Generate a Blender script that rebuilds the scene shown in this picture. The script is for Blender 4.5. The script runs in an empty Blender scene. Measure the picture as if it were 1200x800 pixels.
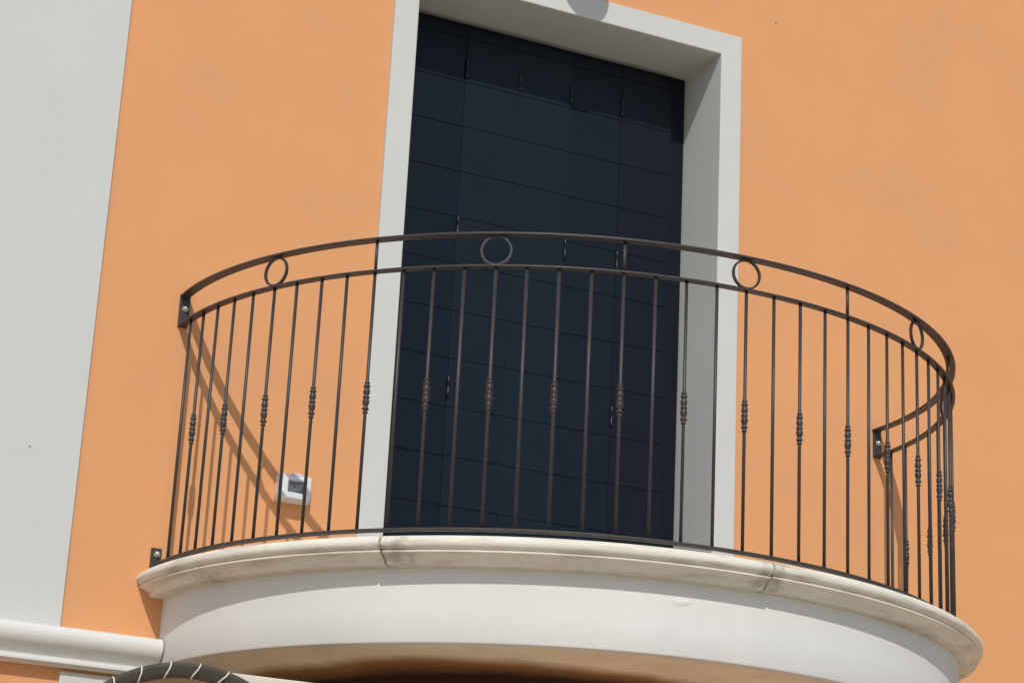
import bpy, bmesh, math, random
from mathutils import Vector, Matrix
random.seed(7)
SC = bpy.context.scene
COL = SC.collection

# ------------------------------------------------------------------ camera
cam_d = bpy.data.cameras.new('camera')
cam = bpy.data.objects.new('camera', cam_d); COL.objects.link(cam)
RX = Vector((0.9008621, -0.4314196, 0.0482141))
DN = Vector((0.1778161, 0.2654033, -0.9475983))
FW = Vector((0.3960163, 0.8622286, 0.3158051))
m = Matrix((RX, -DN, -FW)).transposed().to_4x4()
m.translation = Vector((-3.659, -7.293, -1.594))
cam.matrix_world = m
cam_d.sensor_width = 36.0
cam_d.lens = 2543.2 / 1200 * 36
cam_d.clip_start = 0.1; cam_d.clip_end = 2000
SC.camera = cam

# ------------------------------------------------------------------ light
SUNV = Vector((-0.40, -1.0, 1.0)).normalized()       # towards the sun
w = bpy.data.worlds.new('World'); SC.world = w; w.use_nodes = True
nt = w.node_tree
sky = nt.nodes.new('ShaderNodeTexSky'); sky.sky_type = 'NISHITA'; sky.sun_disc = False
sky.sun_elevation = math.asin(SUNV.z); sky.sun_rotation = math.atan2(SUNV.x, SUNV.y)
nt.nodes['Background'].inputs[1].default_value = 0.11
nt.links.new(sky.outputs[0], nt.nodes['Background'].inputs[0])
sd = bpy.data.lights.new('sun', 'SUN'); sd.energy = 3.1; sd.angle = math.radians(0.5); sd.color = (1.0, 0.965, 0.91)
sun = bpy.data.objects.new('sun', sd); COL.objects.link(sun)
sun.rotation_euler = (-SUNV).to_track_quat('-Z', 'Y').to_euler()
SC.view_settings.view_transform = 'Standard'; SC.view_settings.look = 'None'
SC.view_settings.exposure = -0.24; SC.view_settings.gamma = 1.0
SC.view_settings.use_curve_mapping = False

# ------------------------------------------------------------------ materials
def mat(name, col, rough=0.8, var=0.0, vscale=3.0, bump=0.0, bscale=200.0, col2=None, metal=0.0, spec=0.4, bump2=0.0, b2scale=8.0):
    M = bpy.data.materials.new(name); M.use_nodes = True
    t = M.node_tree; b = t.nodes['Principled BSDF']
    b.inputs['Base Color'].default_value = (*col, 1); b.inputs['Roughness'].default_value = rough
    b.inputs['Metallic'].default_value = metal; b.inputs['Specular IOR Level'].default_value = spec
    tc = t.nodes.new('ShaderNodeTexCoord')
    geo = t.nodes.new('ShaderNodeNewGeometry')
    if var:
        n = t.nodes.new('ShaderNodeTexNoise'); n.inputs['Scale'].default_value = vscale; n.inputs['Detail'].default_value = 7
        n.inputs['Roughness'].default_value = 0.6
        t.links.new(geo.outputs['Position'], n.inputs['Vector'])
        r = t.nodes.new('ShaderNodeValToRGB'); r.color_ramp.elements[0].position = 0.3; r.color_ramp.elements[1].position = 0.7
        c2 = col2 if col2 else tuple(c * (1 - var) for c in col)
        r.color_ramp.elements[0].color = (*c2, 1)
        r.color_ramp.elements[1].color = (*[min(1, c * (1 + var * 0.4)) for c in col], 1)
        t.links.new(n.outputs['Fac'], r.inputs[0]); t.links.new(r.outputs[0], b.inputs['Base Color'])
    if bump:
        n2 = t.nodes.new('ShaderNodeTexNoise'); n2.inputs['Scale'].default_value = bscale; n2.inputs['Detail'].default_value = 4
        t.links.new(geo.outputs['Position'], n2.inputs['Vector'])
        bp = t.nodes.new('ShaderNodeBump'); bp.inputs['Strength'].default_value = bump; bp.inputs['Distance'].default_value = 0.002
        t.links.new(n2.outputs['Fac'], bp.inputs['Height'])
        last = bp
        if bump2:
            n3 = t.nodes.new('ShaderNodeTexNoise'); n3.inputs['Scale'].default_value = b2scale; n3.inputs['Detail'].default_value = 3
            t.links.new(geo.outputs['Position'], n3.inputs['Vector'])
            bp2 = t.nodes.new('ShaderNodeBump'); bp2.inputs['Strength'].default_value = bump2; bp2.inputs['Distance'].default_value = 0.01
            t.links.new(n3.outputs['Fac'], bp2.inputs['Height']); t.links.new(bp.outputs[0], bp2.inputs['Normal']); last = bp2
        t.links.new(last.outputs[0], b.inputs['Normal'])
    return M

ORANGE = mat('orange_plaster', (0.725, 0.342, 0.148), 0.9, var=0.12, col2=(0.675, 0.338, 0.162), vscale=2.2, bump=0.5, bscale=260, bump2=0.12, b2scale=7, spec=0.2)
WHITE = mat('white_plaster', (0.60, 0.605, 0.58), 0.85, var=0.035, vscale=2.0, bump=0.4, bscale=180, spec=0.2, bump2=0.05)
DRUMW = mat('drum_plaster', (0.70, 0.70, 0.67), 0.85, var=0.04, vscale=2.5, bump=0.3, bscale=150, spec=0.2, bump2=0.3, b2scale=5)
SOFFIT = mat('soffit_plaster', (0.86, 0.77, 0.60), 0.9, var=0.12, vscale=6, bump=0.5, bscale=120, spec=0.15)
IRON = mat('painted_iron', (0.046, 0.039, 0.039), 0.45, var=0.25, vscale=40, bump=0.25, bscale=300, spec=0.5)
SHUT = [mat('shutter_paint_%d' % k, c, 0.42, var=0.08, vscale=5, bump=0.12, bscale=60, spec=0.22) for k, c in
        enumerate(((0.0038, 0.0080, 0.0170), (0.0052, 0.0108, 0.0190), (0.0058, 0.0125, 0.0205), (0.0048, 0.0092, 0.0175), (0.0048, 0.0080, 0.0150)))]
FRAME = mat('shutter_frame', (0.009, 0.011, 0.013), 0.5, var=0.1, bump=0.1, spec=0.35)
HINGE = mat('hinge_metal', (0.006, 0.007, 0.012), 0.4, var=0.1, spec=0.5)
BOLT = mat('galvanised_bolt', (0.62, 0.66, 0.60), 0.3, var=0.15, vscale=90, metal=0.8)
MORTAR = mat('joint_mortar', (0.40, 0.35, 0.26), 0.95, var=0.3, vscale=60, bump=0.6)
PVC = mat('white_pvc', (0.72, 0.75, 0.77), 0.35, var=0.03, spec=0.5)
LID = mat('smoked_lid', (0.13, 0.15, 0.16), 0.15, var=0.15, vscale=40, spec=0.6)
GREYP = mat('grey_plastic', (0.25, 0.26, 0.27), 0.5, var=0.05)
PAVE = mat('paving', (0.52, 0.46, 0.37), 0.9, var=0.15, vscale=0.8, bump=0.5, bscale=30)
FABRIC = mat('dark_canvas', (0.085, 0.072, 0.062), 0.85, var=0.2, vscale=30, bump=0.5, bscale=400)
UNDERC = mat('brown_canvas', (0.46, 0.34, 0.19), 0.9, var=0.15, vscale=20, bump=0.5, bscale=400)
CORD = mat('white_cord', (0.75, 0.70, 0.62), 0.8, var=0.1, vscale=60, bump=0.5, bscale=500)
CREAM = mat('cream_trim', (0.72, 0.66, 0.55), 0.7, var=0.1, vscale=20, bump=0.2)
GLASS = mat('dark_glass', (0.012, 0.016, 0.018), 0.08, var=0.1, spec=0.6)
OPAL = mat('lamp_metal', (0.05, 0.05, 0.055), 0.4, var=0.1)
GLOBE = mat('frosted_globe', (0.7, 0.7, 0.68), 0.35, var=0.03)

def paint_soffit_shade():                         # shade under the balcony painted into the soffit colour, darkest near the wall
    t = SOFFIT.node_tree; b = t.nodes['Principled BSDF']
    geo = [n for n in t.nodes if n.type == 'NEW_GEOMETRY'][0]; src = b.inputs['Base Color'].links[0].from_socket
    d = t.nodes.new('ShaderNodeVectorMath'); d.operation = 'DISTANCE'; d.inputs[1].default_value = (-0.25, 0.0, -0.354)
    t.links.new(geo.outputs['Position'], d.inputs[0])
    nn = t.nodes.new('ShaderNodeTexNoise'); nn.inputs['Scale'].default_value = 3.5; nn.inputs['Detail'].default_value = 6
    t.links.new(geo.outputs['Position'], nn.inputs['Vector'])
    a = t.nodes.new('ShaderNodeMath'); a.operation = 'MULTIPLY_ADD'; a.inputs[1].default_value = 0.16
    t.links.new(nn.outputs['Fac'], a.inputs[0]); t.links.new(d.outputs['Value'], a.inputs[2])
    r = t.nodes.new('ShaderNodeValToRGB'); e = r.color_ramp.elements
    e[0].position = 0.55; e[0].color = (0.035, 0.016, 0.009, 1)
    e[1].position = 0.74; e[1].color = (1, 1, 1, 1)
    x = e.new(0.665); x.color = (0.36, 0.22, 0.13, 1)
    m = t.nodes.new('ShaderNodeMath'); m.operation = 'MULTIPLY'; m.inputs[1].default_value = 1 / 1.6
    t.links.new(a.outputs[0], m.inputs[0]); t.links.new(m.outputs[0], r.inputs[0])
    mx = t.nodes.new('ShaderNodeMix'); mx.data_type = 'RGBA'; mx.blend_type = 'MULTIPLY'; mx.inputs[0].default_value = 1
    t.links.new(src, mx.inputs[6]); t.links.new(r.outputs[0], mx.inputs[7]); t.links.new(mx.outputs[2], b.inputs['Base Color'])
paint_soffit_shade()

# stone of the slab edge: warm, with dirt round each joint and in long streaks
JOINTS = [(-1.17, -1.07, -0.085), (-0.06, -1.50, -0.085), (-1.55, -0.42, -0.10)]
def stone_mat():
    M = mat('cast_stone', (0.77, 0.735, 0.64), 0.85, var=0.12, vscale=5, bump=0.6, bscale=130, spec=0.2, bump2=0.2, b2scale=14)
    t = M.node_tree; b = t.nodes['Principled BSDF']
    geo = [n for n in t.nodes if n.type == 'NEW_GEOMETRY'][0]
    src = b.inputs['Base Color'].links[0].from_socket
    # streaky dirt: noise squeezed vertically
    mp = t.nodes.new('ShaderNodeMapping'); mp.inputs['Scale'].default_value = (5, 5, 55)
    t.links.new(geo.outputs['Position'], mp.inputs['Vector'])
    n = t.nodes.new('ShaderNodeTexNoise'); n.inputs['Scale'].default_value = 1.0; n.inputs['Detail'].default_value = 8
    t.links.new(mp.outputs[0], n.inputs['Vector'])
    r = t.nodes.new('ShaderNodeMapRange'); r.inputs[1].default_value = 0.52; r.inputs[2].default_value = 0.72; r.inputs[4].default_value = 0.5
    t.links.new(n.outputs['Fac'], r.inputs[0])
    mx = t.nodes.new('ShaderNodeMix'); mx.data_type = 'RGBA'
    mx.inputs[7].default_value = (0.36, 0.29, 0.19, 1)
    t.links.new(r.outputs[0], mx.inputs[0]); t.links.new(src, mx.inputs[6])
    last = mx.outputs[2]
    for k, j in enumerate(JOINTS):
        d = t.nodes.new('ShaderNodeVectorMath'); d.operation = 'DISTANCE'
        d.inputs[1].default_value = j; t.links.new(geo.outputs['Position'], d.inputs[0])
        nn = t.nodes.new('ShaderNodeTexNoise'); nn.inputs['Scale'].default_value = 28; nn.inputs['Detail'].default_value = 5
        t.links.new(geo.outputs['Position'], nn.inputs['Vector'])
        a = t.nodes.new('ShaderNodeMath'); a.operation = 'MULTIPLY_ADD'; a.inputs[1].default_value = 0.16
        t.links.new(nn.outputs['Fac'], a.inputs[0]); t.links.new(d.outputs['Value'], a.inputs[2])
        q = t.nodes.new('ShaderNodeMapRange'); q.inputs[1].default_value = 0.10; q.inputs[2].default_value = 0.15
        q.inputs[3].default_value = 0.5 if k < 2 else 0.35; q.inputs[4].default_value = 0.0
        t.links.new(a.outputs[0], q.inputs[0])
        m2 = t.nodes.new('ShaderNodeMix'); m2.data_type = 'RGBA'; m2.inputs[7].default_value = (0.20, 0.16, 0.10, 1)
        t.links.new(q.outputs[0], m2.inputs[0]); t.links.new(last, m2.inputs[6]); last = m2.outputs[2]
    t.links.new(last, b.inputs['Base Color'])
    return M
STONE = stone_mat()

# ------------------------------------------------------------------ helpers
def mesh(name, V, F, material, smooth=False):
    me = bpy.data.meshes.new(name); me.from_pydata([tuple(v) for v in V], [], F); me.update()
    bm = bmesh.new(); bm.from_mesh(me); bmesh.ops.recalc_face_normals(bm, faces=bm.faces); bm.to_mesh(me); bm.free()
    me.materials.append(material)
    if smooth:
        for p in me.polygons: p.use_smooth = True
    return me
def link(name, me, parent=None, loc=None, rot=None):
    o = bpy.data.objects.new(name, me); COL.objects.link(o)
    if parent: o.parent = parent
    if loc is not None: o.location = loc
    if rot is not None: o.rotation_euler = rot
    return o
def obj(name, V, F, material, parent=None, smooth=False, **k):
    return link(name, mesh(name, V, F, material, smooth), parent, **k)
def empty(name, label, cat, loc=(0, 0, 0), group=None):
    o = bpy.data.objects.new(name, None); COL.objects.link(o); o.location = loc
    return tag(o, label, cat, group)
def tag(o, label, cat, group=None):
    o['label'] = label; o['category'] = cat
    if group: o['group'] = group
    return o
def box_vf(x0, x1, y0, y1, z0, z1):
    V = [(x, y, z) for z in (z0, z1) for y in (y0, y1) for x in (x0, x1)]
    return V, [(0, 1, 3, 2), (4, 6, 7, 5), (0, 4, 5, 1), (2, 3, 7, 6), (0, 2, 6, 4), (1, 5, 7, 3)]
def bevel(o, wdt=0.003, seg=2, ang=40):
    b = o.modifiers.new('bevel', 'BEVEL'); b.width = wdt; b.segments = seg; b.limit_method = 'ANGLE'; b.angle_limit = math.radians(ang)
    return o
def autosmooth(o, ang=40):
    me = o.data
    for p in me.polygons: p.use_smooth = True
    bm = bmesh.new(); bm.from_mesh(me)
    for e in bm.edges:
        if len(e.link_faces) == 2 and e.calc_face_angle(0) > math.radians(ang): e.smooth = False
    bm.to_mesh(me); bm.free(); return o
def box(name, b, material, parent=None, bev=0, **k):
    V, F = box_vf(*b); o = obj(name, V, F, material, parent, **k)
    if bev: bevel(o, bev)
    return o
def lathe(prof, n=14):                       # prof: (radius, z)
    V = []; F = []
    for r, z in prof:
        for k in range(n):
            a = 2 * math.pi * k / n; V.append((r * math.cos(a), r * math.sin(a), z))
    for i in range(len(prof) - 1):
        for k in range(n):
            F.append((i * n + k, i * n + (k + 1) % n, (i + 1) * n + (k + 1) % n, (i + 1) * n + k))
    F.append(tuple(range(n))[::-1]); F.append(tuple((len(prof) - 1) * n + k for k in range(n)))
    return V, F

# plan curve of the balcony, measured from the railing; i = -6 (left wall) .. 38 (right wall)
CR = [0.034791128323343294, -0.12263737488290222, -0.12523205863159625, 0.18880762846023771, 0.09067535346760751, 1.442080250979067]
CP = [0.061522302392119664, 0.01559431444882775, -0.1376772322951747, -0.013737031911372738, 1.646792121221618, -0.0016839937940452826]
CX = -0.1215
def pv(c, x):
    r = 0.0
    for k in c: r = r * x + k
    return r
def cur(i, dr=0.0, sx=0.0):
    u = (i - 16) / 22.0; r = pv(CR, u) + dr; p = pv(CP, u)
    return Vector((CX + sx + r * math.sin(p), -r * math.cos(p)))
def tang(i):
    a = cur(i - 0.05); b = cur(i + 0.05); d = (b - a); return math.atan2(d.y, d.x)
def sweep(prof, i0, i1, n, sx=0.0, closed=True, caps=True):
    V = []; F = []; m_ = len(prof)
    for k in range(n + 1):
        i = i0 + (i1 - i0) * k / n
        for dr, z in prof:
            c = cur(i, dr, sx); V.append((c.x, min(c.y, 0.0) if i in (-6, 38) else c.y, z))
    for k in range(n):
        for j in range(m_ if closed else m_ - 1):
            a = k * m_ + j; b = k * m_ + (j + 1) % m_
            F.append((a, b, b + m_, a + m_))
    if caps and closed:
        F.append(tuple(range(m_))); F.append(tuple(n * m_ + j for j in range(m_))[::-1])
    return V, F

# ------------------------------------------------------------------ ground
g = obj('ground', [(-300, -300, -3.3), (300, -300, -3.3), (300, 300, -3.3), (-300, 300, -3.3)], [(0, 1, 2, 3)], PAVE)
g['kind'] = 'structure'

# ------------------------------------------------------------------ house
XL, XR, TH, SF, ZT = -0.799, 0.5957, 0.1018, -0.02, 2.5351
house = empty('house', 'orange plastered house front with white band, string course and framed balcony doorway', 'house')
def wall_sheet(xs, zs, holes, y=0.0):
    V = []; F = []
    for a, b in zip(xs, xs[1:]):
        for c, d in zip(zs, zs[1:]):
            mx, mz = (a + b) / 2, (c + d) / 2
            if any(h[0] < mx < h[1] and h[2] < mz < h[3] for h in holes): continue
            n = len(V); V += [(a, y, c), (b, y, c), (b, y, d), (a, y, d)]; F.append((n, n + 1, n + 2, n + 3))
    # returns into the openings
    for h in holes:
        for (p, q) in (((h[0], h[2]), (h[1], h[2])), ((h[1], h[2]), (h[1], h[3])), ((h[1], h[3]), (h[0], h[3])), ((h[0], h[3]), (h[0], h[2]))):
            n = len(V); V += [(p[0], y, p[1]), (q[0], y, q[1]), (q[0], y + 0.40, q[1]), (p[0], y + 0.40, p[1])]; F.append((n, n + 1, n + 2, n + 3))
    # outer ends
    X0, X1, Z0, Z1 = xs[0], xs[-1], zs[0], zs[-1]
    for x in (X0, X1):
        n = len(V); V += [(x, y, Z0), (x, y + 8, Z0), (x, y + 8, Z1), (x, y, Z1)]; F.append((n, n + 1, n + 2, n + 3))
    n = len(V); V += [(X0, y, Z1), (X1, y, Z1), (X1, y + 8, Z1), (X0, y + 8, Z1)]; F.append((n, n + 1, n + 2, n + 3))
    n = len(V); V += [(X0, y + 8, Z0), (X1, y + 8, Z0), (X1, y + 8, Z1), (X0, y + 8, Z1)]; F.append((n, n + 1, n + 2, n + 3))
    return V, F
H1 = (XL - 0.05, XR + 0.05, -0.10, ZT + 0.05)          # balcony door
H2 = (-1.90, -1.05, -3.3, -0.47)                       # doorway below
V, F = wall_sheet([-7, -1.90, -1.05, XL - 0.05, XR + 0.05, 7], [-3.3, -0.47, -0.10, ZT + 0.05, 6.5], [H1, H2])
me = bpy.data.meshes.new('wall'); me.from_pydata(V, [], F); me.materials.append(ORANGE)
bmw = bmesh.new(); bmw.from_mesh(me); bmesh.ops.remove_doubles(bmw, verts=bmw.verts, dist=1e-5); bmw.to_mesh(me); bmw.free()
wall = link('wall', me, house)

# white vertical band on the left, standing 14 mm proud
box('corner_band', (-7.02, -1.948, -0.014, 0.10, -0.262, 6.5), WHITE, house, bev=0.003)
# string course, its section swept along the wall
cp = [(0.05, -0.262), (-0.052, -0.262), (-0.070, -0.268), (-0.080, -0.280), (-0.083, -0.296), (-0.080, -0.312), (-0.070, -0.328),
      (-0.056, -0.340), (-0.044, -0.350), (-0.036, -0.362), (-0.034, -0.370), (-0.050, -0.371), (-0.053, -0.374), (-0.053, -0.384), (-0.050, -0.387),
      (-0.030, -0.388), (-0.024, -0.394), (0.05, -0.394)]
V = []; F = []; n = len(cp)
xs = [-7.05, -5, -3.5, -2.6, -2.1, -1.8, -1.603]
for x in xs: V += [(x, y, z) for y, z in cp]
for k in range(len(xs) - 1):
    for j in range(n):
        a = k * n + j; b = k * n + (j + 1) % n; F.append((a, b, b + n, a + n))
F.append(tuple(range(n))); F.append(tuple(len(V) - n + j for j in range(n))[::-1])
autosmooth(obj('string_course', V, F, DRUMW, house), 35)

# door surround: one inverted U, run back into the reveal
def u_frame(xo0, xi0, xi1, xo1, z0, zi, zo, y0, y1):
    P = [(xo0, z0), (xi0, z0), (xi0, zi), (xi1, zi), (xi1, z0), (xo1, z0), (xo1, zo), (xo0, zo)]
    V = [(x, y0, z) for x, z in P] + [(x, y1, z) for x, z in P]; n = 8
    F = [(0, 1, 2, 7), (2, 3, 6, 7), (3, 4, 5, 6), (8, 15, 10, 9), (10, 15, 14, 11), (11, 14, 13, 12)]
    F += [(k, (k + 1) % n, (k + 1) % n + n, k + n) for k in range(n)]
    return V, F
V, F = u_frame(XL - TH, XL, XR, XR + TH, -0.09, ZT, ZT + TH, SF, 0.335)
bevel(obj('door_surround', V, F, WHITE, house), 0.004)

# folding shutter in the doorway
shutter = link('shutter', mesh('shutter', *box_vf(XL + 0.001, XR - 0.001, 0.345, 0.37, -0.08, ZT - 0.001), FRAME), house)
for a, b in ((XL + 0.0015, -0.714), (0.514, XR - 0.0015)):
    box('side_frame', (a, b, 0.288, 0.344, -0.03, ZT - 0.002), SHUT[4], shutter, bev=0.002)
box('head_frame', (-0.7135, 0.5135, 0.2895, 0.344, 2.36, ZT - 0.002), SHUT[4], shutter, bev=0.002)
box('backing_sheet', (-0.712, 0.512, 0.272, 0.288, -0.03, ZT - 0.045), HINGE, shutter)
box('threshold', (XL + 0.002, XR - 0.002, -0.012, 0.25, -0.079, -0.032), FRAME, shutter, bev=0.003)
CW = 1.216 / 5
pz = [-0.03, 0.05] + [0.05 + 0.2 * k for k in range(1, 13)] + [ZT - 0.040]
for c in range(5):
    pm = {}
    for r in range(len(pz) - 1):
        hgt = pz[r + 1] - pz[r]
        if hgt < 0.02: continue
        key = round(hgt, 3)
        if key not in pm:
            V, F = box_vf(-CW / 2 + 0.0002, CW / 2 - 0.0002, -0.009, 0.009, 0.0014, hgt - 0.0014)
            pm[key] = mesh('panel', V, F, SHUT[c])
        o = link('panel', pm[key], shutter, (-0.708 + CW * (c + 0.5), 0.260 + (0.0025 if c in (0, 3) else 0) + random.uniform(-.0006, .0006), pz[r]),
                 (random.uniform(-.004, .004), 0, (0.012, -0.008, 0.006, -0.010, 0.008)[c] + random.uniform(-.002, .002)))
hv, hf = lathe([(0.004, -0.042), (0.006, -0.04), (0.006, -0.015), (0.0045, -0.013), (0.0045, 0.013), (0.006, 0.015), (0.006, 0.04), (0.004, 0.042)], 10)
hm = mesh('hinge', hv, hf, HINGE, True)
for s, zz in ((1, 2.31), (2, 2.31), (3, 2.31), (4, 2.31), (1, 1.61), (3, 1.61), (4, 1.61), (1, 0.93), (4, 0.93), (1, 0.25), (4, 0.25)):
    link('hinge', hm, shutter, (-0.708 + CW * s + 0.002, 0.2465, zz))
for zz in (1.53, 0.86):
    link('stop_knob', hm, shutter, (0.548, 0.296, zz)).scale = (1, 1, 0.35)

# doorway below, behind the awning
V, F = u_frame(-1.932, -1.842, -1.09, -0.99, -3.3, -0.50, -0.405, -0.018, 0.30)
bevel(obj('lower_surround', V, F, WHITE, house), 0.004)
lw = box('lower_door', (-1.841, -1.091, 0.20, 0.24, -3.3, -0.501), FRAME, house)
box('pane', (-1.80, -1.50, 0.192, 0.199, -2.3, -0.56), GLASS, lw, bev=0.002)
box('pane', (-1.45, -1.15, 0.192, 0.199, -2.3, -0.56), GLASS, lw, bev=0.002)

# ------------------------------------------------------------------ balcony
balc = empty('balcony', 'rounded white balcony slab with moulded cream stone edge below the shuttered door', 'balcony')
SX = 0.016
base = [(-0.30, -0.030), (0.052, -0.030), (0.066, -0.0315), (0.077, -0.036), (0.084, -0.043), (0.0875, -0.052), (0.087, -0.061),
        (0.082, -0.069), (0.074, -0.0745), (0.067, -0.0770), (0.067, -0.0785), (0.0735, -0.0795), (0.0735, -0.0850), (0.069, -0.0870), (0.056, -0.0905), (0.046, -0.0965), (0.038, -0.1035), (0.033, -0.1100),
        (0.031, -0.1155), (-0.012, -0.1160), (-0.30, -0.1160)]
def sag(x):                                  # the slab has settled a little towards its right end
    u = x + 0.6
    return -0.0155 * 0.5 * (u + math.sqrt(u * u + 0.09)) + 0.002
def settle(o):
    for v in o.data.vertices: v.co.z += sag(v.co.x)
def iphi(deg):
    lo, hi = -6.0, 38.0
    for _ in range(50):
        mid = (lo + hi) / 2
        if math.degrees(pv(CP, (mid - 16) / 22)) < deg: lo = mid
        else: hi = mid
    return lo
js = [-6.0, iphi(-46.4), iphi(1.8), iphi(62), 38.0]
for k in range(4):
    a = js[k] + (0.045 if k else 0); b = js[k + 1] - (0.045 if k < 3 else 0)
    dz = (0.0, -0.0015, 0.001, 0.0)[k]; dd = (0, 0.0015, -0.001, 0)[k]
    V, F = sweep([(r + dd, z + dz) for r, z in base], a, b, 46, SX)
    o = autosmooth(obj('edge_stone', V, F, STONE, balc), 32)
    bevel(o, 0.004, 2, 55)
for k in (1, 2, 3):
    V, F = sweep([(r - 0.005, z) for r, z in base[1:-1]] + [(-0.29, -0.110), (-0.29, -0.034)], js[k] - 0.07, js[k] + 0.07, 1, SX)
    obj('mortar_joint', V, F, MORTAR, balc)
# floor of the balcony inside the stone edge
V = []; n = 60
for k in range(n + 1):
    c = cur(-6 + 44 * k / n, -0.295, SX); V.append((c.x, min(c.y, 0), -0.034))
F = [tuple(range(n + 1))]
obj('floor', V, F, STONE, balc)
# drum, with a thin lip at its foot and a coved soffit
ZB = -0.357
DR = -0.008; SD = 0.024
drum = [(-0.25, -0.1155), (DR, -0.1155), (DR, -0.25), (DR, ZB + 0.008), (DR - 0.003, ZB + 0.002), (DR - 0.010, ZB), (DR - 0.04, ZB), (DR - 0.04, ZB + 0.05), (-0.25, ZB + 0.05)]
V, F = sweep(drum, -6, 38, 160, SD)
autosmooth(obj('drum', V, F, DRUMW, balc), 30)
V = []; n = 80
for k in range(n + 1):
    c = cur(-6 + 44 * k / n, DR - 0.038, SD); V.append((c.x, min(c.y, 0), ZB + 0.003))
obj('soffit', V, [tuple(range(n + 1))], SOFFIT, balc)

for o in list(balc.children): settle(o)

# ------------------------------------------------------------------ railing
rail = empty('balcony_railing', 'curved dark wrought iron balcony railing with rings, knotted bars and bolted ends', 'railing')
Z1, ZM = 0.8869, 0.4499
def strap(name, z, wd, th):
    pr = [(-wd / 2, z - th / 2), (wd / 2, z - th / 2), (wd / 2, z + th / 2), (-wd / 2, z + th / 2)]
    V, F = sweep(pr, -6, 38, 176)
    o = autosmooth(obj(name, V, F, IRON, rail), 40); bevel(o, 0.0014, 2, 50); return o
strap('top_rail', 1.0, 0.036, 0.008)
strap('middle_rail', Z1, 0.030, 0.007)
settle(strap('bottom_rail', 0.0, 0.030, 0.008))
RB = 0.0056
bv, bf = lathe([(RB, 0.003), (RB, Z1 - 0.003)], 10)
bm_ = mesh('bar', bv, bf, IRON, True)
for p in bm_.polygons:
    if len(p.vertices) > 4: p.use_smooth = False
cv = [(0.0078, -0.062), (0.0105, -0.060), (0.0108, -0.056), (0.0078, -0.053), (0.0076, -0.050), (0.0132, -0.046), (0.0136, -0.041), (0.0085, -0.037), (0.009, -0.033),
      (0.0125, -0.024), (0.0142, -0.015), (0.0120, -0.008), (0.0085, -0.004), (0.0136, -0.001), (0.0136, 0.004), (0.0085, 0.008), (0.0115, 0.014), (0.0138, 0.022), (0.0118, 0.031),
      (0.0088, 0.039), (0.0134, 0.042), (0.0134, 0.047), (0.0085, 0.050), (0.0078, 0.053), (0.0110, 0.056), (0.0108, 0.060), (0.0078, 0.063)]
vv, ff = lathe([(r * 0.84, z * 0.87) for r, z in cv], 12); cm = mesh('knot', vv, ff, IRON, True)
vv, ff = lathe([(RB, Z1 + 0.003), (RB, 0.9965)], 10); em = mesh('riser', vv, ff, IRON, True)
# ring: a flat hoop standing on edge
V = []; F = []; NR = 36
for k in range(NR):
    a = 2 * math.pi * k / NR
    for rr, yy in ((0.0528, -0.005), (0.0528, 0.005), (0.0462, 0.005), (0.0462, -0.005)):
        V.append((rr * math.cos(a), yy, rr * math.sin(a)))
for k in range(NR):
    for j in range(4):
        F.append((k * 4 + j, k * 4 + (j + 1) % 4, ((k + 1) % NR) * 4 + (j + 1) % 4, ((k + 1) % NR) * 4 + j))
rm = mesh('ring', V, F, IRON); 
for i in range(-5, 38):
    c = cur(i)
    dz = sag(c.x)
    b = link('bar', bm_, rail, (c.x, c.y, dz), (random.uniform(-.002, .002), random.uniform(-.002, .002), tang(i)))
    b.scale = (1, 1, (Z1 - dz) / Z1)
    if i % 2 == 0:
        link('knot', cm, b, (0, 0, ZM + random.uniform(-.004, .004)), (0, 0, random.uniform(0, 6)))
    if (i - 4) % 8 == 0 and 0 < i < 32: link('riser', em, rail, (c.x, c.y, 0))
    if i % 8 == 0: link('ring', rm, rail, (c.x, c.y, (1.0 + Z1) / 2), (0, 0, tang(i)))
dome_v, dome_f = lathe([(0.012, 0), (0.012, 0.004), (0.0095, 0.0045), (0.009, 0.009), (0.006, 0.013), (0.001, 0.0145)], 12)
dm = mesh('bolt', dome_v, dome_f, BOLT, True)
for xc, zc0, zc1, zb in ((-1.628, Z1 - 0.006, 1.006, 0.952), (1.392, Z1 - 0.006, 1.006, 0.945), (-1.640, -0.012, 0.062, 0.040), (1.400, -0.040, 0.034, 0.012)):
    br = box('wall_bracket', (xc - 0.019, xc + 0.019, -0.0085, 0.0, zc0, zc1), IRON, rail, bev=0.0015)
    link('bolt', dm, br, (xc + 0.002, -0.0088, zb), (math.radians(90), 0, 0))

# ------------------------------------------------------------------ outdoor socket
sock = empty('outdoor_socket', 'white weatherproof socket box with grey lid window low on orange wall behind railing', 'socket', (-1.163, 0, 0.345))
o = box('housing', (-0.063, 0.063, -0.045, 0.0, -0.05, 0.05), PVC, sock, bev=0.006)
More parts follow.
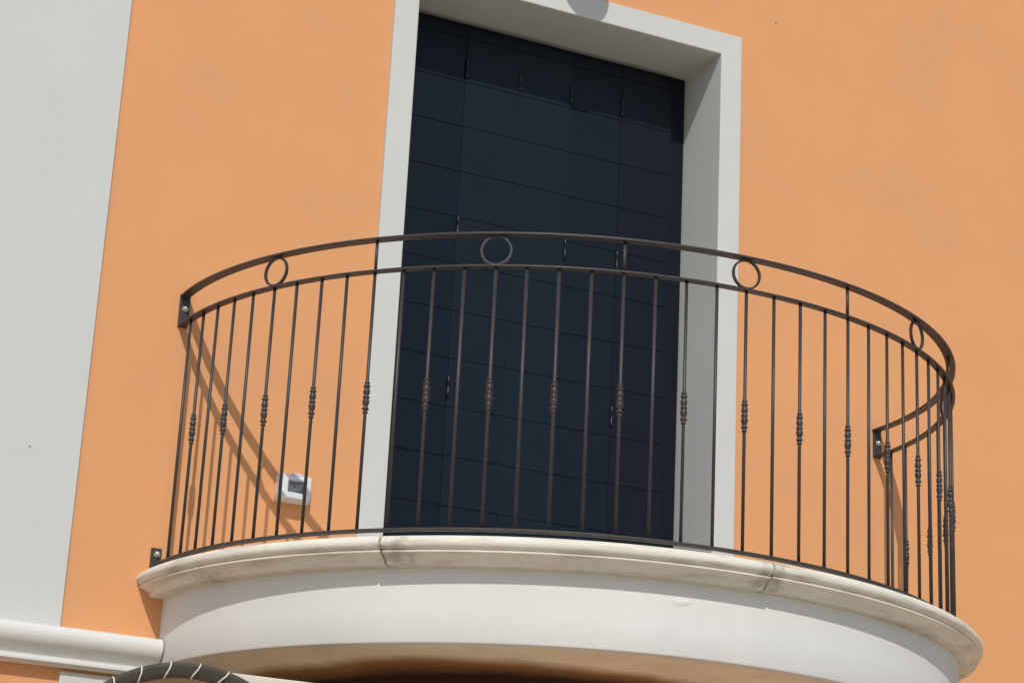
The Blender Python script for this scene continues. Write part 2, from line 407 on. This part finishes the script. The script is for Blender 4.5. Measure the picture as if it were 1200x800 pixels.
# raised bezel with sloping inner faces
OB = [(-0.058, -0.046), (0.058, -0.046), (0.058, 0.046), (-0.058, 0.046)]
IB = [(-0.034, -0.022), (0.034, -0.022), (0.034, 0.026), (-0.034, 0.026)]
JB = [(-0.028, -0.017), (0.028, -0.017), (0.028, 0.021), (-0.028, 0.021)]
V = [(x, -0.0455, z) for x, z in OB] + [(x * 0.95, -0.064, z * 0.93) for x, z in OB] + [(x, -0.066, z) for x, z in IB] + [(x, -0.050, z) for x, z in JB]
F = []
for L in range(3):
    for k in range(4): F.append((L * 4 + k, L * 4 + (k + 1) % 4, (L + 1) * 4 + (k + 1) % 4, (L + 1) * 4 + k))
bevel(obj('bezel', V, F, PVC, sock), 0.003)
ld = box('lid_window', (-0.030, 0.030, -0.0555, -0.0495, -0.019, 0.023), LID, sock, bev=0.001)
box('switch_rocker', (-0.004, 0.022, -0.060, -0.056, -0.014, 0.012), GREYP, sock, bev=0.001)
box('hinge_tab', (-0.020, 0.020, -0.060, -0.0465, 0.0455, 0.051), PVC, sock, bev=0.001)

# ------------------------------------------------------------------ wall lamp above the doorway (only its shadow and foot reach the picture)
lamp = empty('wall_lamp', 'round globe wall lamp above the doorway casting its shadow on the white lintel', 'lamp', (-0.150, -0.22, 2.872))
V = []; F = []; n = 24; mrow = 14
vv, ff = lathe([(max(0.001, 0.110 * math.sin(math.pi * k / mrow)), -0.110 * math.cos(math.pi * k / mrow)) for k in range(mrow + 1)], n)
obj('globe', vv, ff, GLOBE, lamp, smooth=True)
vv, ff = lathe([(0.05, 0.085), (0.055, 0.09), (0.055, 0.12), (0.03, 0.135), (0.012, 0.15)], 16)
autosmooth(obj('cap', vv, ff, OPAL, lamp))
box('arm', (-0.01, 0.01, -0.01, 0.205, 0.13, 0.15), OPAL, lamp, bev=0.003)
box('wall_plate', (-0.05, 0.05, 0.203, 0.2195, 0.07, 0.21), OPAL, lamp, bev=0.003)

# ------------------------------------------------------------------ awning below left
AY = -1.0
AC = (-1.765, -0.945)       # centre of the hoop (x, z) at depth AY
AR = 0.45
awn = empty('arched_awning', 'small arched dark awning laced with white cord at lower left under the balcony', 'awning', (AC[0], 0, AC[1]))
def arc(a, r): return (r * math.sin(a), r * math.cos(a) )
NA = 60; A0 = -1.45; A1 = 1.45
V = []; F = []; prof = [(0.0, 0.0), (0.006, -0.010), (0.0, -0.030), (-0.012, -0.043), (-0.020, -0.043), (-0.020, 0.0)]
m_ = len(prof)
for k in range(NA + 1):
    a = A0 + (A1 - A0) * k / NA
    for yy, dr in prof:
        x, z = arc(a, AR + dr); V.append((x, AY - yy, z))
for k in range(NA):
    for j in range(m_):
        q = k * m_ + j; s = k * m_ + (j + 1) % m_; F.append((q, s, s + m_, q + m_))
F.append(tuple(range(m_))); F.append(tuple(NA * m_ + j for j in range(m_))[::-1])
autosmooth(obj('hoop_band', V, F, FABRIC, awn), 35)
V = []; F = []
for k in range(NA + 1):
    a = A0 + (A1 - A0) * k / NA
    for yy, rr in ((AY + 0.022, AR - 0.043), (AY * 0.5, AR - 0.10), (-0.085, AR - 0.20)):
        x, z = arc(a, rr); V.append((x, yy, z))
for k in range(NA):
    for j in range(2):
        q = k * 3 + j; F.append((q, q + 1, q + 4, q + 3))
o = obj('canopy_cloth', V, F, UNDERC, awn, smooth=True); sm = o.modifiers.new('s', 'SOLIDIFY'); sm.thickness = 0.004
def tube_path(P, r, n=6):
    V = []; F = []
    for k, p in enumerate(P):
        d = (P[min(k + 1, len(P) - 1)] - P[max(k - 1, 0)]).normalized()
        u = d.cross(Vector((0, 1, 0))); u = u.normalized() if u.length > 1e-3 else Vector((1, 0, 0)); v2 = d.cross(u)
        for j in range(n):
            a = 2 * math.pi * j / n; V.append(p + u * r * math.cos(a) + v2 * r * math.sin(a))
    for k in range(len(P) - 1):
        for j in range(n): F.append((k * n + j, k * n + (j + 1) % n, (k + 1) * n + (j + 1) % n, (k + 1) * n + j))
    F.append(tuple(range(n))[::-1]); F.append(tuple((len(P) - 1) * n + j for j in range(n)))
    return V, F
for k in range(-12, 14):
    a = k * 0.205 + 0.05
    if abs(a) > 1.4: continue
    P = []
    for t, yy, dr in ((0.0, -0.024, -0.002), (0.0, -0.002, 0.0005), (0.1, 0.004, -0.005), (0.35, 0.0085, -0.018), (0.65, 0.006, -0.028), (0.9, -0.004, -0.039), (1.0, -0.014, -0.046)):
        x, z = arc(a - 0.055 * t, AR + dr); P.append(Vector((x, AY - yy, z)))
    V, F = tube_path(P, 0.0026); obj('cord_loop', V, F, CORD, awn, smooth=True)

# cream board that carries the awning on its right, and runs on under the balcony
bx = [(-1.64, -0.505), (-0.55, -0.505), (-0.55, -0.61), (-1.53, -0.61)]
V = [(x - AC[0], AY + 0.026, z - AC[1]) for x, z in bx] + [(x - AC[0], AY + 0.056, z - AC[1]) for x, z in bx]
bevel(obj('cream_board', V, [(0, 1, 2, 3), (7, 6, 5, 4), (0, 4, 5, 1), (1, 5, 6, 2), (2, 6, 7, 3), (3, 7, 4, 0)], CREAM, awn), 0.004)

# small repair patch of plaster on the drum, and a plug in the wall at upper right
c = cur(13.86, DR, SD); V = []; F = []; n = 18
for k in range(n):
    a = 2 * math.pi * k / n; r = 1 + 0.12 * math.sin(3 * a + 1) + 0.06 * math.sin(5 * a)
    V.append((0.036 * r * math.cos(a), 0.003, 0.015 * r * math.sin(a)))
for k in range(n): V.append((V[k][0] * 0.8, -0.0022, V[k][2] * 0.75))
V.append((0, -0.003, 0))
for k in range(n): F += [(k, (k + 1) % n, (k + 1) % n + n, k + n), (k + n, (k + 1) % n + n, 2 * n)]
obj('plaster_patch', V, F, DRUMW, balc, smooth=True, loc=(c.x, c.y, -0.187), rot=(0, 0, tang(13.86))).scale = (1, 0.6, 1)
vv, ff = lathe([(0.0055, 0), (0.005, 0.002), (0.002, 0.0025)], 10)
for x, z, y in ((0.877, 2.764, 0.0), (-2.127, 0.351, -0.014)):
    link('wall_plug', mesh('wall_plug', vv, ff, MORTAR), house, (x, y, z), (math.radians(90), 0, 0)).scale = (1, 1, 1) if x > 0 else (0.9, 0.45, 1)

SC.render.engine = 'CYCLES'
